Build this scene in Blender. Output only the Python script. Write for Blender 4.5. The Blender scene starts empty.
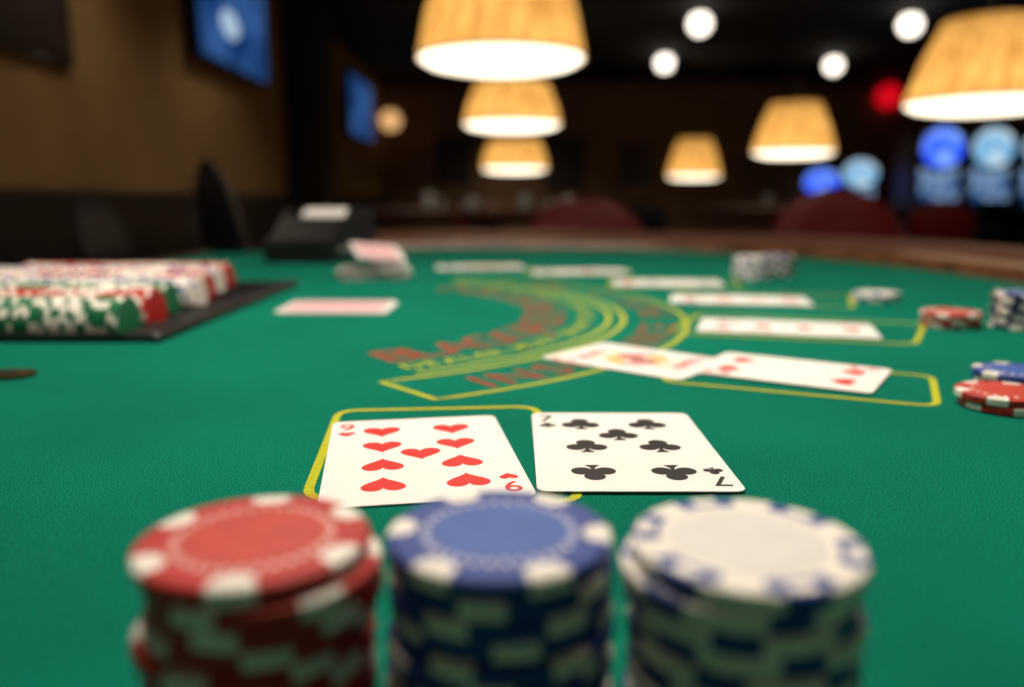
import bpy, math, random
from mathutils import Vector, Matrix
random.seed(7)
S = bpy.context.scene
S.view_settings.view_transform = 'Standard'
S.view_settings.look = 'None'
S.view_settings.exposure = 0
TZ = 0.76     # table top height

# ------------------------------------------------------------------ materials
def lin(c):
    return tuple(((v/255)/12.92 if v/255 <= .04045 else (((v/255)+.055)/1.055)**2.4) for v in c)

def pbr(name, rgb, rough=.5, metal=0, nscale=0, namt=.15, bump=0, spec=.5, coat=0, detail=3):
    m = bpy.data.materials.new(name); m.use_nodes = True
    nt = m.node_tree; b = nt.nodes['Principled BSDF']
    c = lin(rgb)
    b.inputs['Base Color'].default_value = (*c, 1)
    b.inputs['Roughness'].default_value = rough
    b.inputs['Metallic'].default_value = metal
    b.inputs['Specular IOR Level'].default_value = spec
    if coat: b.inputs['Coat Weight'].default_value = coat
    if nscale:
        tc = nt.nodes.new('ShaderNodeTexCoord')
        n = nt.nodes.new('ShaderNodeTexNoise'); n.inputs['Scale'].default_value = nscale; n.inputs['Detail'].default_value = detail
        nt.links.new(tc.outputs['Object'], n.inputs['Vector'])
        r = nt.nodes.new('ShaderNodeValToRGB')
        r.color_ramp.elements[0].position = .3; r.color_ramp.elements[1].position = .7
        r.color_ramp.elements[0].color = (*[max(0, v*(1-namt)) for v in c], 1)
        r.color_ramp.elements[1].color = (*[min(1, v*(1+namt)) for v in c], 1)
        nt.links.new(n.outputs['Fac'], r.inputs['Fac'])
        nt.links.new(r.outputs['Color'], b.inputs['Base Color'])
        if bump:
            bp = nt.nodes.new('ShaderNodeBump'); bp.inputs['Strength'].default_value = bump; bp.inputs['Distance'].default_value = .0006
            nt.links.new(n.outputs['Fac'], bp.inputs['Height'])
            nt.links.new(bp.outputs['Normal'], b.inputs['Normal'])
    return m

def felt_mat():
    m = bpy.data.materials.new('green_felt'); m.use_nodes = True
    nt = m.node_tree; b = nt.nodes['Principled BSDF']; L = nt.links.new
    tc = nt.nodes.new('ShaderNodeTexCoord')
    n1 = nt.nodes.new('ShaderNodeTexNoise'); n1.inputs['Scale'].default_value = 1900; n1.inputs['Detail'].default_value = 3
    n2 = nt.nodes.new('ShaderNodeTexNoise'); n2.inputs['Scale'].default_value = 9; n2.inputs['Detail'].default_value = 5
    L(tc.outputs['Object'], n1.inputs['Vector']); L(tc.outputs['Object'], n2.inputs['Vector'])
    r1 = nt.nodes.new('ShaderNodeValToRGB')
    r1.color_ramp.elements[0].position = .38; r1.color_ramp.elements[1].position = .64
    r1.color_ramp.elements[0].color = (*lin((0, 70, 57)), 1); r1.color_ramp.elements[1].color = (*lin((4, 142, 114)), 1)
    L(n1.outputs['Fac'], r1.inputs['Fac'])
    r2 = nt.nodes.new('ShaderNodeValToRGB')
    r2.color_ramp.elements[0].position = .3; r2.color_ramp.elements[1].position = .75
    r2.color_ramp.elements[0].color = (.84, .84, .84, 1); r2.color_ramp.elements[1].color = (1.12, 1.12, 1.12, 1)
    L(n2.outputs['Fac'], r2.inputs['Fac'])
    mx = nt.nodes.new('ShaderNodeMix'); mx.data_type = 'RGBA'; mx.blend_type = 'MULTIPLY'; mx.inputs[0].default_value = 1
    L(r1.outputs['Color'], mx.inputs[6]); L(r2.outputs['Color'], mx.inputs[7])
    L(mx.outputs[2], b.inputs['Base Color'])
    b.inputs['Roughness'].default_value = .95; b.inputs['Specular IOR Level'].default_value = .08
    b.inputs['Sheen Weight'].default_value = .12; b.inputs['Sheen Tint'].default_value = (*lin((60, 200, 170)), 1)
    bp = nt.nodes.new('ShaderNodeBump'); bp.inputs['Strength'].default_value = .3; bp.inputs['Distance'].default_value = .0002
    L(n1.outputs['Fac'], bp.inputs['Height']); L(bp.outputs['Normal'], b.inputs['Normal'])
    return m

def wood_mat(name, a, bcol, scale=(3, 30, 3), rough=.35, coat=.3):
    m = bpy.data.materials.new(name); m.use_nodes = True
    nt = m.node_tree; b = nt.nodes['Principled BSDF']; L = nt.links.new
    tc = nt.nodes.new('ShaderNodeTexCoord'); mp = nt.nodes.new('ShaderNodeMapping'); mp.inputs['Scale'].default_value = scale
    n = nt.nodes.new('ShaderNodeTexNoise'); n.inputs['Scale'].default_value = 3; n.inputs['Detail'].default_value = 6; n.inputs['Distortion'].default_value = .6
    r = nt.nodes.new('ShaderNodeValToRGB')
    r.color_ramp.elements[0].position = .35; r.color_ramp.elements[1].position = .65
    r.color_ramp.elements[0].color = (*lin(a), 1); r.color_ramp.elements[1].color = (*lin(bcol), 1)
    L(tc.outputs['Object'], mp.inputs['Vector']); L(mp.outputs['Vector'], n.inputs['Vector'])
    L(n.outputs['Fac'], r.inputs['Fac']); L(r.outputs['Color'], b.inputs['Base Color'])
    b.inputs['Roughness'].default_value = rough; b.inputs['Coat Weight'].default_value = coat
    return m

def emis(name, rgb, s, rgb2=None, nscale=6):
    m = bpy.data.materials.new(name); m.use_nodes = True
    nt = m.node_tree; nt.nodes.clear()
    o = nt.nodes.new('ShaderNodeOutputMaterial'); e = nt.nodes.new('ShaderNodeEmission')
    e.inputs['Color'].default_value = (*lin(rgb), 1); e.inputs['Strength'].default_value = s
    if rgb2:
        tc = nt.nodes.new('ShaderNodeTexCoord'); n = nt.nodes.new('ShaderNodeTexNoise'); n.inputs['Scale'].default_value = nscale
        r = nt.nodes.new('ShaderNodeValToRGB'); r.color_ramp.elements[0].position = .4; r.color_ramp.elements[1].position = .62
        r.color_ramp.elements[0].color = (*lin(rgb), 1); r.color_ramp.elements[1].color = (*lin(rgb2), 1)
        nt.links.new(tc.outputs['Object'], n.inputs['Vector']); nt.links.new(n.outputs['Fac'], r.inputs['Fac']); nt.links.new(r.outputs['Color'], e.inputs['Color'])
    nt.links.new(e.outputs[0], o.inputs[0])
    return m

def shade_mat():
    m = bpy.data.materials.new('lampshade_fabric'); m.use_nodes = True
    nt = m.node_tree; nt.nodes.clear(); L = nt.links.new
    o = nt.nodes.new('ShaderNodeOutputMaterial'); d = nt.nodes.new('ShaderNodeBsdfDiffuse'); t = nt.nodes.new('ShaderNodeBsdfTranslucent')
    e = nt.nodes.new('ShaderNodeEmission'); a = nt.nodes.new('ShaderNodeAddShader'); mx = nt.nodes.new('ShaderNodeMixShader')
    tc = nt.nodes.new('ShaderNodeTexCoord'); mp = nt.nodes.new('ShaderNodeMapping'); mp.inputs['Scale'].default_value = (16, 16, .8)
    n = nt.nodes.new('ShaderNodeTexNoise'); n.inputs['Scale'].default_value = 1.5
    r = nt.nodes.new('ShaderNodeValToRGB'); r.color_ramp.elements[0].position = .35; r.color_ramp.elements[1].position = .65
    r.color_ramp.elements[0].color = (*lin((178, 134, 70)), 1); r.color_ramp.elements[1].color = (*lin((216, 174, 104)), 1)
    L(tc.outputs['Object'], mp.inputs['Vector']); L(mp.outputs['Vector'], n.inputs['Vector']); L(n.outputs['Fac'], r.inputs['Fac'])
    for s in (d, t, e): L(r.outputs['Color'], s.inputs['Color'])
    e.inputs['Strength'].default_value = .10
    mx.inputs[0].default_value = .7
    L(d.outputs[0], mx.inputs[1]); L(t.outputs[0], mx.inputs[2]); L(mx.outputs[0], a.inputs[0]); L(e.outputs[0], a.inputs[1]); L(a.outputs[0], o.inputs[0])
    return m

M = {}
M['felt'] = felt_mat()
M['yellow'] = pbr('yellow_felt_print', (184, 188, 48), .9, nscale=900, namt=.2, spec=.1)
M['redprint'] = pbr('red_felt_print', (150, 74, 54), .9, nscale=900, namt=.25, spec=.1)
M['card'] = pbr('card_paper', (246, 244, 241), .45, nscale=60, namt=.015, spec=.35)
M['cardpink'] = pbr('card_back_pink', (230, 180, 186), .45, nscale=400, namt=.2)
M['pipred'] = pbr('card_red_ink', (222, 34, 28), .5)
M['pipblack'] = pbr('card_black_ink', (10, 10, 12), .5)
M['pipblue'] = pbr('card_blue_ink', (40, 60, 140), .5)
M['pipyel'] = pbr('card_yellow_ink', (230, 185, 70), .5)
M['c_red'] = pbr('chip_red_clay', (186, 32, 26), .5, nscale=300, namt=.12, bump=.1)
M['c_redd'] = pbr('chip_red_inlay', (200, 64, 52), .48, nscale=300, namt=.12, bump=.1)
M['c_blue'] = pbr('chip_blue_clay', (28, 62, 146), .5, nscale=300, namt=.12, bump=.1)
M['c_blued'] = pbr('chip_blue_inlay', (60, 96, 176), .48, nscale=300, namt=.12, bump=.1)
M['c_white'] = pbr('chip_white_clay', (246, 240, 230), .5, nscale=300, namt=.03, bump=.1)
M['c_whited'] = pbr('chip_white_inlay', (230, 228, 224), .48, nscale=300, namt=.03, bump=.1)
M['c_green'] = pbr('chip_green_clay', (20, 116, 72), .45, nscale=300, namt=.1)
M['c_dark'] = pbr('chip_navy_clay', (20, 34, 70), .45, nscale=300, namt=.1)
M['black'] = pbr('black_plastic', (14, 13, 13), .45, nscale=80, namt=.2)
M['metal'] = pbr('brushed_metal', (120, 110, 95), .35, metal=1, nscale=60)
M['brass'] = pbr('aged_brass', (130, 95, 45), .35, metal=1, nscale=30)
M['rail'] = wood_mat('varnished_walnut', (84, 48, 28), (128, 80, 50), (6, 6, 6), .4)
M['leather'] = pbr('brown_leather', (96, 58, 42), .5, nscale=200, namt=.2, bump=.4)
M['maroon'] = pbr('maroon_leather', (128, 26, 34), .5, nscale=120, namt=.15, bump=.3)
M['darkleather'] = pbr('dark_leather', (30, 31, 38), .5, nscale=120, namt=.2, bump=.3)
M['darkwood'] = wood_mat('dark_wood', (24, 15, 11), (40, 26, 18), (8, 8, 1), .5, .1)
M['wall'] = pbr('tan_plaster', (158, 128, 84), .85, nscale=3, namt=.12, bump=.2)
M['wallback'] = pbr('brown_plaster', (122, 94, 66), .85, nscale=2, namt=.2)
M['ceil'] = pbr('dark_ceiling', (20, 19, 20), .9, nscale=4)
M['carpet'] = pbr('carpet', (48, 26, 24), .95, nscale=30, namt=.4)
M['shade'] = shade_mat()
M['diff'] = emis('lamp_diffuser_glow', (255, 240, 212), 3.2)
M['down'] = emis('downlight_glow', (255, 244, 228), 3.2)
M['redglow'] = emis('red_sign_glow', (225, 10, 30), .85)
M['globe'] = emis('amber_globe_glow', (255, 196, 130), .85)
M['tv'] = emis('tv_screen_blue', (24, 62, 120), .7, (60, 105, 170), 3)
M['tvpale'] = emis('tv_highlight', (190, 215, 240), .8)
M['slotA'] = emis('slot_screen_blue', (30, 80, 255), 1.3, (130, 170, 255), 7)
M['slotB'] = emis('slot_screen_cyan', (110, 180, 230), .95, (210, 232, 242), 7)
M['slotC'] = emis('slot_screen_teal', (30, 80, 140), .8, (150, 180, 215), 9)
M['glass'] = pbr('drink_glass', (200, 205, 205), .1, spec=.6, nscale=5, namt=.02)
M['art'] = pbr('picture_canvas', (50, 40, 34), .6, nscale=6, namt=.6)

# ------------------------------------------------------------------ mesh builder
class MB:
    def __init__(s): s.v = []; s.f = []; s.m = []; s.mats = []; s.sm = []
    def mi(s, k):
        if k not in s.mats: s.mats.append(k)
        return s.mats.index(k)
    def poly(s, pts, k, sm=False):
        n = len(s.v); s.v += [tuple(p) for p in pts]; s.f.append(list(range(n, n+len(pts)))); s.m.append(s.mi(k)); s.sm.append(sm)
    def box(s, c, d, k, rot=None, bev=0):
        x, y, z = [q/2 for q in d]; R = rot or Matrix.Identity(3); c = Vector(c); n = len(s.v)
        b = min(bev, x*.9, y*.9, z*.9)
        if b <= 0:
            P = [(-x,-y,-z),(x,-y,-z),(x,y,-z),(-x,y,-z),(-x,-y,z),(x,-y,z),(x,y,z),(-x,y,z)]
            F = [(0,3,2,1),(4,5,6,7),(0,1,5,4),(1,2,6,5),(2,3,7,6),(3,0,4,7)]
        else:
            rings = []
            for (i, zz) in ((b, -z), (0, -z+b), (0, z-b), (b, z)):
                X, Y = x-i, y-i
                rings.append([(-X+b,-Y,zz),(X-b,-Y,zz),(X,-Y+b,zz),(X,Y-b,zz),(X-b,Y,zz),(-X+b,Y,zz),(-X,Y-b,zz),(-X,-Y+b,zz)])
            P = sum(rings, []); F = [tuple(range(7,-1,-1)), tuple(range(24,32))]
            for r in range(3):
                for i in range(8):
                    j = (i+1) % 8; F.append((r*8+i, r*8+j, (r+1)*8+j, (r+1)*8+i))
        s.v += [tuple(c + R @ Vector(p)) for p in P]
        for f in F: s.f.append([n+i for i in f]); s.m.append(s.mi(k)); s.sm.append(False)
    def lathe(s, prof, c, k, seg=32, mat=None, sm=True, cap=True):
        T = Matrix.Translation(c) @ (mat or Matrix.Identity(4)); n = len(s.v)
        for r, z in prof:
            for i in range(seg):
                a = 2*math.pi*i/seg; s.v.append(tuple(T @ Vector((r*math.cos(a), r*math.sin(a), z))))
        for j in range(len(prof)-1):
            kk = k[j] if isinstance(k, list) else k
            for i in range(seg):
                i2 = (i+1) % seg
                s.f.append([n+j*seg+i, n+j*seg+i2, n+(j+1)*seg+i2, n+(j+1)*seg+i]); s.m.append(s.mi(kk)); s.sm.append(sm)
        if cap:
            k0 = k[0] if isinstance(k, list) else k; k1 = k[-1] if isinstance(k, list) else k
            if prof[0][0] > 1e-6: s.f.append([n+i for i in range(seg)][::-1]); s.m.append(s.mi(k0)); s.sm.append(False)
            if prof[-1][0] > 1e-6:
                q = n+(len(prof)-1)*seg; s.f.append([q+i for i in range(seg)]); s.m.append(s.mi(k1)); s.sm.append(False)
    def rod(s, a, b, r, k, seg=12):
        a = Vector(a); b = Vector(b); d = b-a
        T = d.to_track_quat('Z', 'Y').to_matrix().to_4x4()
        s.lathe([(r, 0), (r, d.length)], a, k, seg, T)
    def extrude(s, pts, lo, hi, fn, k, kcap=None):
        n = len(pts); A = [fn(p, lo) for p in pts]; B = [fn(p, hi) for p in pts]
        s.poly(A[::-1], kcap or k); s.poly(B, kcap or k)
        for i in range(n):
            j = (i+1) % n; s.poly([A[i], A[j], B[j], B[i]], k)
    def build(s, name, loc=(0,0,0), rotz=0, parent=None, bevel=0):
        me = bpy.data.meshes.new(name); me.from_pydata(s.v, [], s.f)
        for k in s.mats: me.materials.append(M[k])
        for p, mi, sm in zip(me.polygons, s.m, s.sm): p.material_index = mi; p.use_smooth = sm
        me.update()
        o = bpy.data.objects.new(name, me); S.collection.objects.link(o)
        o.location = loc; o.rotation_euler = (0, 0, rotz)
        if parent: o.parent = parent
        return o

def empty(name, loc=(0,0,0), rotz=0):
    o = bpy.data.objects.new(name, None); S.collection.objects.link(o); o.location = loc; o.rotation_euler = (0,0,rotz); o.empty_display_size = .05
    return o

# ------------------------------------------------------------------ glyphs
_gc = {}
def glyph(ch):
    if ch in _gc: return _gc[ch]
    c = bpy.data.curves.new('g', 'FONT'); c.body = ch; c.size = 1; c.resolution_u = 4; c.offset = .008
    o = bpy.data.objects.new('g', c); S.collection.objects.link(o); bpy.context.view_layer.update()
    me = bpy.data.meshes.new_from_object(o.evaluated_get(bpy.context.evaluated_depsgraph_get()))
    v = [(p.co.x, p.co.y) for p in me.vertices]; f = [list(p.vertices) for p in me.polygons]
    bpy.data.objects.remove(o); bpy.data.curves.remove(c); bpy.data.meshes.remove(me)
    if v:
        x0 = min(p[0] for p in v); x1 = max(p[0] for p in v); v = [(p[0]-x0, p[1]) for p in v]
        _gc[ch] = (v, f, x1-x0)
    else: _gc[ch] = ([], [], .3)
    return _gc[ch]

def arc_text(mb, text, C, rbase, size, a0, a1, z, k):
    gs = [glyph(c) if c != ' ' else ([], [], .28) for c in text]
    tot = sum(g[2] for g in gs)*size; L = rbase*(a1-a0)*0.985
    sp = (L-tot)/(len(text)-1); s = 0
    for g in gs:
        n = len(mb.v); w = g[2]*size; th = a0+(s+w/2)/(rbase)
        er = Vector((math.cos(th), math.sin(th))); et = Vector((-math.sin(th), math.cos(th)))
        for (x, y) in g[0]:
            p = Vector(C)+er*(rbase-y*size)+et*(x*size-w/2); mb.v.append((p.x, p.y, z))
        for f in g[1]: mb.f.append([n+i for i in f]); mb.m.append(mb.mi(k)); mb.sm.append(False)
        s += w+sp

def put_glyph(mb, ch, x, y, size, z, k, flip=False):
    g = glyph(ch); n = len(mb.v); w = g[2]*size
    for (gx, gy) in g[0]:
        px, py = gx*size-w/2, gy*size-.35*size
        if flip: px, py = -px, -py
        mb.v.append((x+px, y+py, z))
    for f in g[1]: mb.f.append([n+i for i in f]); mb.m.append(mb.mi(k)); mb.sm.append(False)

def circ(cx, cy, r, n=20): return [(cx+r*math.cos(2*math.pi*i/n), cy+r*math.sin(2*math.pi*i/n)) for i in range(n)]
def suit_polys(s):
    if s == 'H':
        P = []
        for i in range(40):
            t = 2*math.pi*i/40
            P.append((16*math.sin(t)**3/34, (13*math.cos(t)-5*math.cos(2*t)-2*math.cos(3*t)-math.cos(4*t))/34+.05))
        return [P[::-1]]
    if s == 'D': return [[(0,-.5),(.36,0),(0,.5),(-.36,0)]]
    if s == 'C': return [circ(0,.25,.235), circ(-.26,-.1,.235), circ(.26,-.1,.235), [(-.09,-.12),(.09,-.12),(.09,.1),(-.09,.1)], [(-.17,-.5),(.17,-.5),(.05,-.3),(.035,0),(-.035,0),(-.05,-.3)]]
    P = suit_polys('H')[0]
    return [[(x, -y+.05) for x, y in P][::-1], [(-.16,-.5),(.16,-.5),(.04,-.25),(-.04,-.25)]]
def put_suit(mb, s, x, y, size, z, k, flip=False):
    for i, P in enumerate(suit_polys(s)):
        f = -1 if flip else 1
        mb.poly([(x+f*px*size, y+f*py*size, z+i*.000006) for px, py in P], k)

PIPS = {'2': [(0,1),(0,-1)], '3': [(0,1),(0,0),(0,-1)], '4': [(-1,1),(1,1),(-1,-1),(1,-1)], '5': [(-1,1),(1,1),(-1,-1),(1,-1),(0,0)],
        '6': [(-1,1),(1,1),(-1,-1),(1,-1),(-1,0),(1,0)], '7': [(-1,1),(1,1),(-1,-1),(1,-1),(-1,0),(1,0),(0,.5)],
        '8': [(-1,1),(1,1),(-1,-1),(1,-1),(-1,0),(1,0),(0,.5),(0,-.5)],
        '9': [(-1,1),(1,1),(-1,.34),(1,.34),(-1,-.34),(1,-.34),(-1,-1),(1,-1),(0,.0)], 'A': [(0,0)]}
def rrect(w, h, r, n=5):
    P = []
    for cx, cy, a in ((w/2-r, h/2-r, 0), (-w/2+r, h/2-r, 90), (-w/2+r, -h/2+r, 180), (w/2-r, -h/2+r, 270)):
        for i in range(n+1):
            t = math.radians(a+90*i/n); P.append((cx+r*math.cos(t), cy+r*math.sin(t)))
    return P
def card(rank, suit, x, y, ang, lvl=0, w=.0635, h=.089, back=False, parent=None, z=None, tilt=None, idx=.0125):
    mb = MB(); t = .00032
    mb.extrude(rrect(w, h, .0036), 0, t, lambda p, zz: (p[0], p[1], zz), 'card')
    zt = t+.00006; k = 'pipred' if suit in 'HD' else 'pipblack'
    if back:
        mb.poly([(p[0], p[1], zt) for p in rrect(w-.008, h-.008, .002)], 'cardpink')
    else:
        for fl in (False, True):
            s = -1 if fl else 1
            put_glyph(mb, rank, -s*(w/2-.0060), s*(h/2-.0088), idx, zt, k, fl)
            put_suit(mb, suit, -s*(w/2-.0060), s*(h/2-.0186), .0066, zt, k, fl)
        if rank in 'KQJ':
            W, H = w*.66, h*.78
            o = rrect(W, H, .001); i_ = rrect(W-.0009, H-.0009, .001)
            for q in range(len(o)):
                r = (q+1) % len(o); mb.poly([(*o[q], zt), (*o[r], zt), (*i_[r], zt), (*i_[q], zt)], 'pipblue')
            for fl in (1, -1):
                def F(pts, kk, dz): mb.poly([(fl*a*W, fl*b*H, zt+dz) for a, b in pts], kk)
                F([(-.42,.0),(.42,.0),(.36,.14),(.2,.22),(-.2,.22),(-.36,.14)], 'pipred', 0)
                F([(-.42,.0),(-.22,.0),(-.1,.22),(-.2,.22),(-.36,.14)], 'pipyel', .00002)
                F([(-.22,.0),(-.12,.0),(-.07,.22),(-.1,.22)], 'card', .00002)
                F([(.1,.0),(.2,.0),(.1,.22),(.02,.22)], 'pipblue', .00002)
                F([(.24,.0),(.34,.0),(.26,.19),(.18,.22)], 'card', .00002)
                F([(-.05,.0),(.03,.0),(-.02,.2),(-.07,.2)], 'pipyel', .00002)
                F([(-.17,.2),(.17,.2),(.2,.36),(-.2,.36)], 'pipyel', .00003)
                F([(a*.13/.5, .3+b*.09/.5) for a, b in circ(0,0,.5,16)], 'card', .00005)
                F([(-.17,.36),(.17,.36),(.2,.46),(.1,.41),(0,.47),(-.1,.41),(-.2,.46)], 'pipred', .00004)
                put_suit(mb, suit, -fl*W*.34, fl*H*.38, .011, zt+.00004, k, fl < 0)
        else:
            size = .0150 if rank != 'A' else .026
            for (a, b) in PIPS[rank]:
                put_suit(mb, suit, a*w*.205, b*h*.315, size, zt, k, b < -.01)
    o = mb.build('playing_card', (x, y, (TZ+.0004+lvl*.00042) if z is None else z), math.radians(ang), parent)
    if tilt: o.rotation_euler = (tilt[0], tilt[1], math.radians(ang))
    return o

# ------------------------------------------------------------------ chips
RC = .0195; TC = .0035
def chip(mb, T, main, spot, inlay, nsp=6, seg=96, style=0):
    rings = [(.0, .0), (RC-.0007, 0), (RC, .0005), (RC, TC-.0005), (RC-.0007, TC), (.0172, TC), (.0158, TC), (.0148, TC), (.0136, TC-.0002), (.0126, TC-.0002), (.0122, TC), (.0, TC)]
    idx = []
    for r, z in rings:
        if r == 0: mb.v.append(tuple(T @ Vector((0, 0, z)))); idx.append([len(mb.v)-1]*seg)
        else:
            b = len(mb.v)
            for i in range(seg):
                a = 2*math.pi*i/seg; mb.v.append(tuple(T @ Vector((r*math.cos(a), r*math.sin(a), z))))
            idx.append([b+i for i in range(seg)])
    per = seg//nsp
    for j in range(len(rings)-1):
        for i in range(seg):
            q = (i % per)/per; k = main
            if style == 0:
                if j <= 5 and .30 <= q < .67: k = spot
                if j == 6 and .36 <= q < .61: k = spot
                if j == 7 and (q < .06 or .12 <= q < .18 or .8 <= q < .86): k = inlay
                if j in (8, 9): k = inlay if (i % 3) else spot
                if j == 10: k = inlay
            else:
                if j <= 3 and .30 <= q < .67: k = spot
                if j in (4, 5) and (.18 <= q < .36 or .61 <= q < .80): k = spot
                if j == 6 and .18 <= q < .80: k = spot
                if j in (8, 9): k = inlay if (i % 3) else main
                if j == 10: k = inlay
            i2 = (i+1) % seg; a, b, c, d = idx[j][i], idx[j][i2], idx[j+1][i2], idx[j+1][i]
            f = []
            for t in (a, b, c, d):
                if t not in f: f.append(t)
            if j == 0: f = [idx[0][i], idx[1][i2], idx[1][i]]
            mb.f.append(f); mb.m.append(mb.mi(k)); mb.sm.append(False)
CS = {'red': ('c_red', 'c_white', 'c_redd', 0), 'blue': ('c_blue', 'c_white', 'c_blued', 0), 'white': ('c_white', 'c_blue', 'c_whited', 1),
      'navy': ('c_dark', 'c_white', 'c_blued', 0), 'green': ('c_green', 'c_white', 'c_white', 0)}
def stack(col, x, y, n, jit=.0006, seg=60, offs=None, z0=TZ, rots=None, name='poker_chip_stack', nsp=6):
    mb = MB(); m, sp, inl, st = CS[col]; base = random.uniform(0, 6)
    for i in range(n):
        dx, dy = random.uniform(-jit, jit), random.uniform(-jit, jit)
        if offs and i in offs: dx, dy = offs[i]
        ra = base+(.52 if i % 2 else 0)+random.uniform(-.12, .12)+i*.05
        if rots and i in rots: ra = rots[i]
        T = Matrix.Translation((dx, dy, i*(TC+.00006))) @ Matrix.Rotation(ra, 4, 'Z')
        chip(mb, T, m, sp, inl, nsp, seg, st)
    return mb.build(name, (x, y, z0+.0003))

# ------------------------------------------------------------------ blackjack table
def catmull(P, n=8):
    out = []
    for i in range(len(P)-1):
        p0 = P[max(i-1, 0)]; p1 = P[i]; p2 = P[i+1]; p3 = P[min(i+2, len(P)-1)]
        for k in range(n):
            t = k/n
            out.append(tuple(.5*((2*p1[a])+(-p0[a]+p2[a])*t+(2*p0[a]-5*p1[a]+4*p2[a]-p3[a])*t*t+(-p0[a]+3*p1[a]-3*p2[a]+p3[a])*t**3) for a in (0, 1)))
    out.append(P[-1]); return out
ctrl = [(-.5,1.33),(-.3,1.44),(-.1,1.48),(.12,1.46),(.3,1.40),(.44,1.28),(.52,1.1),(.55,.85),(.55,.5),(.51,.25),(.42,.05),(.25,-.06),(0,-.1),(-.25,-.1),(-.5,-.1)]
path = catmull(ctrl)
table = empty('blackjack_table', (0, 0, 0))
TX0, TX1, TY0, TY1 = -.5, -.222, .497, .838
outline = path+[(-.5, TY0), (TX1, TY0), (TX1, TY1), (-.5, TY1)]
outline = outline[::-1]
mb = MB(); mb.poly([(x, y, TZ) for x, y in outline], 'felt'); mb.build('felt_top', parent=table)
mb = MB()
mb.extrude(outline, TZ-.045, TZ-.0006, lambda p, z: (p[0], p[1], z), 'darkwood'); mb.build('table_substrate', parent=table)
def sweep(mb, path, prof, ks):
    N = len(path); rows = []
    for i, p in enumerate(path):
        a = Vector(path[max(i-1, 0)]); b = Vector(path[min(i+1, N-1)]); t = (b-a).normalized(); nrm = Vector((-t.y, t.x))
        rows.append([(p[0]+nrm.x*d, p[1]+nrm.y*d, TZ+z) for d, z in prof])
    n = len(mb.v); m = len(prof)
    for r in rows: mb.v += r
    for i in range(N-1):
        for j in range(m-1):
            mb.f.append([n+i*m+j, n+i*m+j+1, n+(i+1)*m+j+1, n+(i+1)*m+j]); mb.m.append(mb.mi(ks)); mb.sm.append(True)
    mb.f.append([n+j for j in range(m)]); mb.m.append(mb.mi(ks)); mb.sm.append(False)
    mb.f.append([n+(N-1)*m+j for j in range(m)][::-1]); mb.m.append(mb.mi(ks)); mb.sm.append(False)
rp = path[9:]
mb = MB(); sweep(mb, rp, [(.001,-.04),(.001,.010),(.004,.014),(.010,.016),(.070,.016),(.076,.014),(.079,.008),(.079,-.04)], 'rail'); mb.build('wood_rail', parent=table)
mb = MB()
pad = [(.080,-.03),(.080,.012)]+[(.080+.048*(1-math.cos(t))*1.0, .012+.016*math.sin(t)) for t in [math.pi*k/10 for k in range(1, 10)]]+[(.176,.012),(.180,-.01),(.172,-.045),(.12,-.06)]
sweep(mb, rp, pad, 'leather'); mb.build('padded_armrest', parent=table)
mb = MB()
mb.box((-.506,.6,TZ-.03),(.012,1.5,.07),'darkwood',bev=.003)
for (x, y) in ((-.1,.25),(-.1,1.1)):
    mb.box((x,y,.36),(.5,.12,.71),'darkwood',bev=.01)
    mb.box((x,y,.03),(.8,.2,.06),'darkwood',bev=.01)
mb.box((-.1,.675,.3),(.06,.85,.1),'darkwood',bev=.01)
mb.build('trestle_base', parent=table)

# printed layout
mb = MB(); ZP = TZ+.00022
def ribbon(mb, pts, w, k, closed=False, z=ZP):
    N = len(pts); A = []; B = []
    for i, p in enumerate(pts):
        a = Vector(pts[(i-1) % N] if closed else pts[max(i-1, 0)]); b = Vector(pts[(i+1) % N] if closed else pts[min(i+1, N-1)])
        t = (b-a).normalized(); n = Vector((-t.y, t.x)); p = Vector(p)
        A.append(p+n*w/2); B.append(p-n*w/2)
    for i in range(N if closed else N-1):
        j = (i+1) % N
        mb.poly([(*B[i], z), (*B[j], z), (*A[j], z), (*A[i], z)], k)
def rquad(Q, r=.008, n=6):
    P = []; N = len(Q)
    for i in range(N):
        p = Vector(Q[i]); a = (Vector(Q[i-1])-p).normalized(); b = (Vector(Q[(i+1) % N])-p).normalized()
        s = p+a*r; e = p+b*r
        for k in range(n+1):
            t = k/n; P.append(tuple(s*(1-t)**2+p*2*t*(1-t)+e*t*t))
    return P
C = (-.192, .636); D = math.radians
def arc(r, a0, a1, n=70): return [(C[0]+r*math.cos(D(a0+(a1-a0)*i/n)), C[1]+r*math.sin(D(a0+(a1-a0)*i/n))) for i in range(n+1)]
band = arc(.325, -61.0, 61.5)+arc(.279, 63, -63)
ribbon(mb, band, .0034, 'yellow', True)
ribbon(mb, arc(.268, -58, 60), .0032, 'yellow')
arc_text(mb, 'INSURANCE  PAYS  2  TO  1', C, .318, .037, D(-55), D(55), ZP, 'redprint')
arc_text(mb, 'DEALER MUST DRAW TO 16 AND STAND ON ALL 17s', C, .257, .018, D(-58), D(60), ZP, 'yellow')
arc_text(mb, 'BLACKJACK PAYS 3 TO 2', C, .235, .047, D(-58), D(58), ZP, 'redprint')
boxes = [
 [(-.0625,.229),(.021,.227),(.010,.339),(-.074,.332)],
 [(.074,.389),(.186,.339),(.215,.400),(.106,.452)],
 [(.105,.535),(.252,.492),(.300,.575),(.15,.630)],
 [(.14,.70),(.285,.662),(.318,.75),(.17,.79)],
 [(.10,.83),(.235,.82),(.25,.90),(.115,.91)],
 [(.02,.96),(.145,.965),(.145,1.04),(.02,1.035)],
]
for q in boxes: ribbon(mb, rquad(q, .010), .0032, 'yellow', True)
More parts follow.
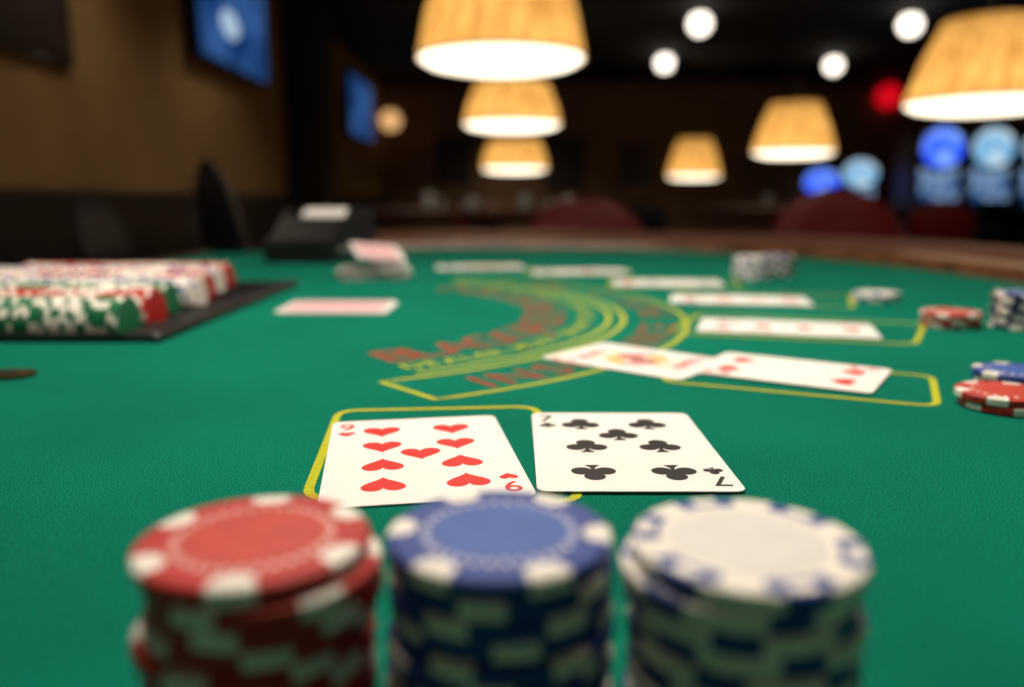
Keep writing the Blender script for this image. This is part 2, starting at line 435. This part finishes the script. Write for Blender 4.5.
mb.build('printed_layout', parent=table)

# chip tray in notch of table
tray = empty('dealer_chip_tray', (0,0,0))
mb = MB(); nT = 7; pitch = (TY1-TY0-.012)/nT; y0 = TY0+.006
prof = [(TY0+.0005, -.03), (TY0+.0005, .005), (y0, .005)]
for i in range(nT):
    cy = y0+pitch*(i+.5)
    for k in range(9):
        a = math.pi+math.pi*k/8; prof.append((cy+math.cos(a)*.0215, .005+math.sin(a)*.0200))
prof += [(TY1-.006, .005), (TY1-.0005, .005), (TY1-.0005, -.03)]
xa, xb = -.498, -.248
for i in range(len(prof)-1):
    p, q = prof[i], prof[i+1]
    mb.poly([(xb, p[0], TZ+p[1]), (xb, q[0], TZ+q[1]), (xa, q[0], TZ+q[1]), (xa, p[0], TZ+p[1])], 'black')
mb.poly([(xa, p[0], TZ+p[1]) for p in prof], 'black')
mb.box(((xb+TX1)/2-.0003, (TY0+TY1)/2, TZ-.012), (TX1-xb-.0012, TY1-TY0-.001, .036), 'black', bev=.002)
mb.box((-.374, (TY0+TY1)/2, TZ-.034), (.25, TY1-TY0-.001, .008), 'black')
mb.build('tray_body', parent=tray)
cols = ['green','red','green','white','red','white','red']
for i in range(nT):
    mb = MB(); cy = y0+pitch*(i+.5); m, sp, inl, st = CS[cols[i]]; seg = 36
    x = [-.2545,-.257,-.266,-.262,-.272,-.280,-.286][i]
    tc = .0033; ncp = int((x+.490)/(tc+.00008)); rr = RC-.0012
    for c in range(ncp):
        main, spt = m, sp
        if cols[i] in ('green','red') and (c//(7+i)) % 3 == 1: main, spt = 'c_white', ('c_green' if cols[i] == 'green' else 'c_red')
        off = random.randint(0, 5); b = len(mb.v)
        dz = random.uniform(-.0002, .0004)
        for (r, dx) in ((rr-.0007, 0), (rr, .0006), (rr, tc-.0006), (rr-.0007, tc)):
            for s in range(seg):
                a = 2*math.pi*s/seg; mb.v.append((x-dx, cy+r*math.cos(a), TZ+.0078+r*math.sin(a)+dz))
        for j in range(3):
            for s in range(seg):
                s2 = (s+1) % seg; k = spt if ((s+off) % 6) < 2 else main
                mb.f.append([b+j*seg+s, b+(j+1)*seg+s, b+(j+1)*seg+s2, b+j*seg+s2]); mb.m.append(mb.mi(k)); mb.sm.append(False)
        if c == 0: mb.f.append([b+s for s in range(seg)]); mb.m.append(mb.mi(m)); mb.sm.append(False)
        if c == ncp-1: mb.f.append([b+3*seg+s for s in range(seg)][::-1]); mb.m.append(mb.mi(m)); mb.sm.append(False)
        x -= tc+.00008
    mb.build('chip_row_%d' % (i+1), parent=tray)

# money drop slot
mb = MB()
mb.extrude(rrect(.075, .019, .0094, 8), .0003, .0020, lambda p, z: (p[0], p[1], z), 'brass')
mb.extrude(rrect(.060, .010, .0049, 8), .0003, .0023, lambda p, z: (p[0], p[1], z), 'black')
mb.build('cash_drop_slot', (-.282, .400, TZ))

# ------------------------------------------------------------------ foreground chip stacks
stack('red', -.0443, .1295, 9, .0008, 96, {8: (0, 0), 7: (.0020, -.0006), 6: (.0021, -.0002), 5: (.0010, .0003)}, rots={8: .12, 7: .75})
stack('blue', -.0022, .1320, 9, .0008, 96, {8: (0, 0), 7: (.0004, 0)}, rots={8: .45, 7: .9})
stack('white', .0400, .1280, 9, .0008, 96, {8: (0, 0), 7: (-.0018, .0003), 6: (-.0012, 0)}, rots={8: .2})

# ------------------------------------------------------------------ cards
card('9', 'H', -.0322, .2715, 9.5, 0, .0655, .0930)
card('7', 'C', .0402, .2790, -.3, 1, .0645, .0915)
card('K', 'D', .0705, .4420, 49, 0)
card('4', 'H', .1460, .4100, 57, 1)
card('7', 'D', .1780, .5580, 73, 0); card('3', 'H', .2050, .5500, 73, 1)
card('Q', 'S', .1880, .7150, 78, 0); card('5', 'D', .2180, .7090, 78, 1)
card('6', 'H', .1540, .8600, 85, 0); card('2', 'C', .1800, .8600, 85, 1)
card('8', 'S', .0700, .9960, 95, 0); card('A', 'H', .0980, .9980, 95, 1)
card('4', 'C', -.0560, 1.0650, 100, 0); card('J', 'H', -.0300, 1.0680, 100, 1)
card('2', 'H', -.1440, .6600, 88, 0, back=True); card('2', 'H', -.1460, .6700, 91, 1, back=True)

# loose heap of discarded cards
heap = empty('discarded_card_pile', (-.160, .93, TZ))
for i in range(22):
    card('5', 'H', random.uniform(-.004, .004), random.uniform(-.004, .004), random.uniform(-16, 16)+88, parent=heap, w=.057, h=.070,
             z=.0005+i*.0006, back=(i % 2 == 1), tilt=None)
for i, (dx, dy, a, t) in enumerate(((.0, .0, 60, .34), (-.008, .004, 105, .30), (.005, -.004, 20, .26))):
    card('8', 'D', dx, dy, a, parent=heap, w=.055, h=.064, z=.022+i*.004, back=(i != 1), tilt=(t*.8, t*.4))

# chips on the right
stack('red', .2165, .3385, 2, .0, 60, {1: (-.0015, .001)})
stack('blue', .2470, .3830, 2, .001, 60)
stack('red', .3135, .5650, 3, .0012, 60)
stack('navy', .3590, .5580, 7, .0008, 60)
stack('white', .3270, .7150, 2, .001, 48)
stack('white', .2720, .9150, 7, .001, 48)
stack('navy', .3130, .9450, 7, .001, 48)

# ------------------------------------------------------------------ dealing shoe
shoe = empty('card_dealing_shoe', (-.300, 1.13, TZ+.0005), D(-10))
mb = MB(); W = .052; LN = .17
side = [(0,0),(LN,0),(LN,.078),(.075,.076),(.028,.040),(0,.028)]
for sx in (-W, W-.006):
    mb.extrude(side, sx, sx+.006, lambda p, t: (t, p[0], p[1]), 'black')
f3 = lambda p, t: (t, p[0], p[1])
mb.extrude([(.003,0),(LN-.003,0),(LN-.003,.004),(.003,.004)], -W+.006, W-.006, f3, 'black')
mb.extrude([(.0,0),(.006,0),(.006,.030),(.0,.028)], -W+.006, W-.006, f3, 'black')
mb.extrude([(.006,.026),(.040,.043),(.060,.061),(.056,.064),(.004,.032)], -W+.006, W-.006, f3, 'black')
mb.extrude([(LN-.006,0),(LN,0),(LN,.078),(LN-.006,.078)], -W+.006, W-.006, f3, 'black')
mb.build('shoe_body', parent=shoe)
mb = MB()
mb.extrude([(.062,.006),(.15,.006),(.15,.070),(.095,.076),(.062,.056)], -W+.024, W-.008, f3, 'card')
mb.build('card_decks', parent=shoe)

# ------------------------------------------------------------------ chairs
def chair(x, y, rot, col, top=.87, w=.50):
    e = empty('casino_chair', (x, y, 0), D(rot)); sh = .50
    mb = MB()
    mb.lathe([(.19,0),(.22,.012),(.235,.035),(.23,.06),(.19,.078),(.0,.088)], (0,0,sh-.02), col, 32)
    mb.build('seat_cushion', parent=e)
    mb = MB(); nu, nv = 22, 12; H0, H1 = .56, top
    def P(u, v, off):
        half = w/2*math.sqrt(max(0, 1-max(0, (v-.25)/.75)**2.6))*(.82+.18*min(1, v/.25))
        half = max(half, .02)
        a = u*half
        bul = off*(1-abs(u)**4*.85)*(1-.7*abs(2*v-1)**4)
        return (a, -.21+.35*a*a-.05*v-0+bul, H0+(H1-H0)*v)
    for side_ in (1, -1):
        n = len(mb.v)
        for j in range(nv+1):
            for i in range(nu+1): mb.v.append(P(-1+2*i/nu, j/nv, side_*.032))
        for j in range(nv):
            for i in range(nu):
                q = [n+j*(nu+1)+i, n+j*(nu+1)+i+1, n+(j+1)*(nu+1)+i+1, n+(j+1)*(nu+1)+i]
                mb.f.append(q if side_ < 0 else q[::-1]); mb.m.append(mb.mi(col)); mb.sm.append(True)
        if side_ == 1: n1 = n
        else: n2 = n
    bd = [j*(nu+1) for j in range(nv+1)]+[nv*(nu+1)+i for i in range(1, nu+1)]+[j*(nu+1)+nu for j in range(nv-1, -1, -1)]+[i for i in range(nu-1, 0, -1)]
    for a, b in zip(bd, bd[1:]+bd[:1]):
        mb.f.append([n1+a, n1+b, n2+b, n2+a]); mb.m.append(mb.mi(col)); mb.sm.append(True)
    mb.build('backrest', parent=e)
    mb = MB()
    for sx in (-1, 1):
        px = min(.15, w*.3)
        mb.rod((sx*px, -.17, sh-.01), (sx*px, -.215, .62), .013, 'darkwood')
        mb.rod((sx*.16, .14, sh-.01), (sx*.2, .19, 0), .017, 'darkwood')
        mb.rod((sx*.16, -.14, sh-.01), (sx*.2, -.21, 0), .017, 'darkwood')
        mb.rod((sx*.19, .17, .18), (sx*.19, -.18, .18), .009, 'darkwood')
    mb.lathe([(.19,0),(.2,.02)], (0,0,sh-.035), 'darkwood', 24)
    mb.build('legs', parent=e)
    return e
chair(1.06, 2.52, 170, 'maroon', .890, .44)
chair(.27, 2.75, 180, 'maroon', .860, .46)
chair(-.56, 2.20, -50, 'darkleather', .945, .26)
chair(-1.50, 3.4, -85, 'darkleather', .86, .46)
chair(-1.5, 4.6, -100, 'darkleather', .86, .46)
chair(-.35, 7.6, 180, 'maroon', .86, .46)
chair(.75, 5.5, 20, 'darkleather', .84, .46)
chair(2.0, 5.9, 40, 'darkleather', .84, .46)
chair(3.2, 6.1, -20, 'maroon', .84, .46)
chair(4.75, 8.2, 0, 'darkleather', .84, .46)
chair(5.5, 8.2, 0, 'darkleather', .84, .46)

# ------------------------------------------------------------------ far gaming tables
def far_table(x, y, a, b):
    e = empty('gaming_table', (x, y, 0)); mb = MB(); N = 48
    def ring(s, z): return [((a+s)*math.cos(2*math.pi*i/N), (b+s)*math.sin(2*math.pi*i/N), z) for i in range(N)]
    mb.poly(ring(-.1, TZ), 'felt')
    P = [(-.1, TZ-.02), (-.1, TZ+.008), (-.08, TZ+.022), (-.02, TZ+.024), (.0, TZ+.005), (-.02, TZ-.06), (-.12, TZ-.08)]
    R = [ring(s, z) for s, z in P]
    for j in range(len(P)-1):
        for i in range(N):
            k = (i+1) % N; mb.poly([R[j][i], R[j][k], R[j+1][k], R[j+1][i]], 'leather', True)
    mb.poly(R[-1][::-1], 'darkwood')
    mb.lathe([(.3,0),(.28,.04),(.09,.08),(.08,.6),(.2,TZ-.07)], (0,0,0), 'darkwood', 24)
    mb.build('oval_top_and_pedestal', parent=e); return e
far_table(-.2, 6.3, 1.0, .65); far_table(2.6, 7.2, .95, .6)
def glass(x, y, z=TZ, h=.13, r=.035, k='glass'):
    mb = MB(); mb.lathe([(r*.8,0),(r*.82,.01),(r,h),(r*.92,h),(r*.75,.015),(0,.014)], (0,0,0), k, 24, cap=False)
    mb.poly([(r*.8*math.cos(-2*math.pi*i/24), r*.8*math.sin(-2*math.pi*i/24), 0) for i in range(24)], k)
    return mb.build('drinking_glass', (x, y, z+.001))
glass(-.62, 6.0); glass(-.28, 5.9, h=.1, r=.05); glass(.1, 6.1); glass(.45, 6.2, h=.11, r=.045); glass(2.2, 7.0); glass(3.0, 7.1)
for (c, x, y, n) in (('white', -.35, 6.05, 20), ('red', -.15, 6.0, 22), ('white', .25, 6.05, 18), ('blue', -.55, 6.25, 30), ('red', .3, 6.3, 24), ('white', .36, 6.0, 26), ('white', 2.5, 6.95, 12), ('red', 2.7, 6.95, 9)):
    stack(c, x, y, n, .001, 18)

# ------------------------------------------------------------------ pendant lamps
def pendant(x, y, zb, Db=.8, Dt=.55, h=.42, power=5, diff='diff', drop=.045):
    e = empty('pendant_lamp', (x, y, zb)); mb = MB(); seg = 64
    mb.lathe([(Db/2, 0), (Db/2-(Db-Dt)/2*.5+.012, h*.5), (Dt/2, h)], (0,0,0), 'shade', seg, cap=False); mb.build('fabric_shade', parent=e)
    mb = MB(); R = Db/2-.012
    mb.lathe([(0,-drop),(R*.4,-drop*.96),(R*.7,-drop*.82),(R*.9,-drop*.5),(R,.0),(R,.010)], (0,0,0), diff, seg, cap=False); mb.build('diffuser_bowl', parent=e)
    mb = MB()
    mb.lathe([(Db/2+.001,-.003),(Db/2+.004,0),(Db/2+.003,.005),(Db/2-.001,.006)], (0,0,0), 'brass', seg, cap=False)
    mb.lathe([(Dt/2+.003,h-.006),(Dt/2+.004,h+.002),(Dt/2-.003,h+.004)], (0,0,0), 'brass', seg, cap=False)
    for k in range(3):
        a = 2*math.pi*k/3; mb.rod((0,0,h-.02), (Dt/2*math.cos(a), Dt/2*math.sin(a), h-.002), .004, 'brass', 8)
    mb.rod((0,0,h-.1), (0,0,2.8-zb-.03), .006, 'black', 8)
    mb.lathe([(.02,h-.12),(.03,h-.1),(.03,h-.04),(.01,h-.02)], (0,0,0), 'brass', 16)
    mb.lathe([(.06,2.8-zb-.002),(.055,2.8-zb-.03),(.01,2.8-zb-.045)], (0,0,0), 'brass', 20)
    mb.build('frame_and_cord', parent=e)
    l = bpy.data.lights.new('bulb', 'POINT'); l.energy = power; l.color = (1, .82, .58); l.shadow_soft_size = .05
    lo = bpy.data.objects.new('bulb', l); S.collection.objects.link(lo); lo.parent = e; lo.location = (0,0,h*.22)
pendant(-.05, 3.90, .849+.64, .78, .55, .44, 4.4)
pendant(.0, 6.5, .849+.58, .77, .56, .31, 4.0)
pendant(.03, 9.4, .849+.35, .76, .58, .31, 4.0)
pendant(2.50, 4.40, .849+.50, .78, .46, .42, 4.0)
pendant(2.60, 7.6, .849+.43, .74, .44, .44, 4.0)
pendant(2.60, 11.7, .849+.33, .76, .46, .52, 4.0)
# lamp hanging over this table, plus a fill lamp behind the camera
M['diffT'] = emis('table_lamp_diffuser_glow', (255, 242, 224), 7.2)
M['diffFill'] = emis('fill_lamp_diffuser_glow', (255, 242, 224), .8)
pendant(-.02, .58, 1.48, .8, .56, .42, 6, 'diffT')
pendant(.1, -1.35, 1.72, .8, .56, .42, 4, 'diffFill')  # unseen weak pendant, added as front fill for the chip sides

# ------------------------------------------------------------------ room shell
X0, X1, Y0, Y1, ZC = -2.2, 7.5, -2.5, 14.0, 2.8
def slab(name, c, d, k): mb = MB(); mb.box(c, d, k); return mb.build(name)
slab('floor', ((X0+X1)/2, (Y0+Y1)/2, -.05), (X1-X0+.4, Y1-Y0+.4, .1), 'carpet')
slab('ceiling', ((X0+X1)/2, (Y0+Y1)/2, ZC+.05), (X1-X0+.4, Y1-Y0+.4, .1), 'ceil')
slab('wall_left', (X0-.05, (Y0+Y1)/2, ZC/2), (.1, Y1-Y0, ZC), 'wall')
slab('wall_right', (X1+.05, (Y0+Y1)/2, ZC/2), (.1, Y1-Y0, ZC), 'wallback')
slab('wall_back', ((X0+X1)/2, Y1+.05, ZC/2), (X1-X0, .1, ZC), 'wallback')
slab('wall_front', ((X0+X1)/2, Y0-.05, ZC/2), (X1-X0, .1, ZC), 'wallback')
n_ = 1
for (ya, yb) in ((Y0+.002, 7.995), (8.605, Y1-.002)):
    slab('trim_%d' % n_, (X0+.014, (ya+yb)/2, .43), (.024, yb-ya, .858), 'darkwood')
    slab('trim_%d' % (n_+1), (X0+.032, (ya+yb)/2, .88), (.06, yb-ya, .04), 'darkwood'); n_ += 2
slab('baseboard_back', ((X0+X1)/2, Y1-.014, .08), (X1-X0-.1, .024, .158), 'darkwood')
slab('trim_5', ((X0+X1)/2, Y1-.045, ZC-.11), (X1-X0-.1, .08, .10), 'rail')
slab('column', (X0+.182, 8.3, ZC/2), (.36, .6, ZC-.002), 'darkwood')

def tv(y, zb, wd, ht, pale=True):
    e = empty('wall_television', (X0+.082, y, zb))
    mb = MB(); mb.box((0, wd/2, ht/2), (.05, wd, ht), 'black', bev=.008); mb.box((-.05, wd/2, ht/2), (.06, .3, .2), 'black'); mb.build('housing', parent=e)
    mb = MB(); x = .0262
    mb.poly([(x, .03, .03), (x, wd-.03, .03), (x, wd-.03, ht-.03), (x, .03, ht-.03)], 'tv'); 
    if pale: mb.poly([(x+.001, wd*.42+a*.2, ht*.38+b*.10) for a, b in circ(0,0,1,24)], 'tvpale')
    mb.build('screen', parent=e)
tv(5.62, 1.80, 1.54, .86); tv(10.7, 1.68, 1.7, .82, False)
def frame(name_, x, y0, y1, z0, z1):
    mb = MB(); mb.box((0,(y1-y0)/2,(z1-z0)/2),(.03,y1-y0,z1-z0),'darkwood',bev=.006)
    mb.box((.014,(y1-y0)/2,(z1-z0)/2),(.012,y1-y0-.14,z1-z0-.14),'art'); mb.build(name_,(x,y0,z0))
frame('framed_picture', X0+.018, 3.2, 4.15, 1.48, 2.3)
for (x, w, z0, z1) in ((.9,.7,1.0,1.9),(2.1,.6,1.05,1.8),(-1.0,.6,1.1,1.9)):
    mb = MB(); mb.box((0,0,(z1-z0)/2),(w,.03,z1-z0),'darkwood',bev=.006); mb.box((0,-.014,(z1-z0)/2),(w-.12,.012,z1-z0-.12),'art'); mb.build('framed_picture',(x,Y1-.018,z0))

mb = MB(); mb.lathe([(0,-.17),(.08,-.15),(.15,-.08),(.175,0),(.15,.08),(.08,.15),(0,.17)],(0,0,0),'globe',24)
mb.lathe([(.05,-.19),(.06,-.165)],(0,0,0),'brass',16); mb.box((-.13,0,-.18),(.20,.04,.02),'brass'); mb.box((-.235,0,-.14),(.012,.1,.2),'brass')
mb.build('wall_sconce',(X0+.245,13.3,2.1))

# ceiling downlights (opal globe lenses) with real spots
def downlight(x, y, spot=0, r=.11):
    e = empty('ceiling_downlight', (x, y, ZC)); mb = MB()
    mb.lathe([(r*.75,-.001),(r*.75,-.02),(r*.5,-.024)],(0,0,0),'black',32,cap=False)
    mb.lathe([(r*math.sin(t), -.02-r+r*math.cos(t)) for t in [math.pi*k/14 for k in range(3, 15)]],(0,0,0),'down',32,cap=False)
    mb.build('fitting_and_globe', parent=e)
    if spot:
        l = bpy.data.lights.new('spot','SPOT'); l.energy = spot; l.color = (1,.86,.66); l.spot_size = D(120); l.spot_blend = .8; l.shadow_soft_size = .08
        o = bpy.data.objects.new('spot', l); S.collection.objects.link(o); o.parent = e; o.location = (0,0,-r*2-.04)
for (x, y) in ((1.97,8.85),(2.06,11.3),(4.42,11.5),(4.20,8.90)): downlight(x, y, 8, .115)
for (x, y) in ((-1.5,2.4),(-1.5,4.2),(-1.4,5.9)): downlight(x, y, 20, .06)
downlight(.0, 12.6, 50, .05); downlight(.9, 2.0, 26, .06)  # added fill: hidden one brightens the room's back, unseen one the maroon chairs

# red signal lamp
mb = MB(); mb.lathe([(0,-.10),(.11,-.09),(.2,-.04),(.2,.04),(.11,.05),(0,.06)],(0,0,0),'redglow',24, Matrix.Rotation(D(90),4,'X'))
mb.box((0,.075,0),(.2,.03,.2),'black'); mb.build('red_signal_lamp',(6.3,Y1-.10,2.55))

# ------------------------------------------------------------------ slot machines
def slot(x, y, sA, sB, rot=0, sc=1):
    e = empty('slot_machine', (x, y, 0), D(rot)); mb = MB()
    prof = [(0,0),(.6,0),(.6,1.62),(.2,1.62),(.16,1.2),(.06,.8),(-.12,.74),(-.12,.66),(.0,.6)]
    mb.extrude(prof, -.25, .25, lambda p, t: (t, p[0], p[1]), 'black')
    mb.lathe([(.25,0),(.25,.08)],(0,.17,1.41),'metal',36,Matrix.Rotation(D(90),4,'X'))
    mb.build('cabinet', parent=e)
    mb = MB(); mb.poly([(a*.215,.085,1.41+b*.215) for a, b in circ(0,0,1,32)], sA)
    mb.build('topper_screen', parent=e)
    mb = MB(); f = lambda u, v: (u, .06+.1*v-.008, .8+.4*v+.004)
    mb.poly([f(-.2,.1),f(.2,.1),f(.2,.95),f(-.2,.95)], sB); mb.build('reel_screen', parent=e)
    mb = MB()
    for i in range(5): mb.lathe([(.02,0),(.02,.012),(.014,.016)],(-.16+.08*i,-.07,.757),'slotB',12)
    mb.build('button_deck', parent=e)
    e.scale = (1.08, 1, sc)
slot(4.74, 8.95, 'slotA', 'slotC'); slot(5.30, 8.95, 'slotB', 'slotC'); slot(5.87, 8.95, 'slotB', 'slotC')
slot(4.02, 10.5, 'slotA', 'slotC', 0, .76); slot(4.60, 10.7, 'slotB', 'slotC', 0, .84)

# ------------------------------------------------------------------ world + camera
w = bpy.data.worlds.new('World'); S.world = w; w.use_nodes = True
w.node_tree.nodes['Background'].inputs[0].default_value = (1, .85, .7, 1); w.node_tree.nodes['Background'].inputs[1].default_value = .02

cam = bpy.data.cameras.new('camera'); co = bpy.data.objects.new('camera', cam); S.collection.objects.link(co)
co.location = (0, 0, TZ+.0891); co.rotation_euler = (D(90-10.2), 0, 0)
cam.sensor_width = 36; cam.lens = 28.125; cam.clip_start = .005
cam.dof.use_dof = True; cam.dof.focus_distance = .260; cam.dof.aperture_fstop = 4.9
S.camera = co
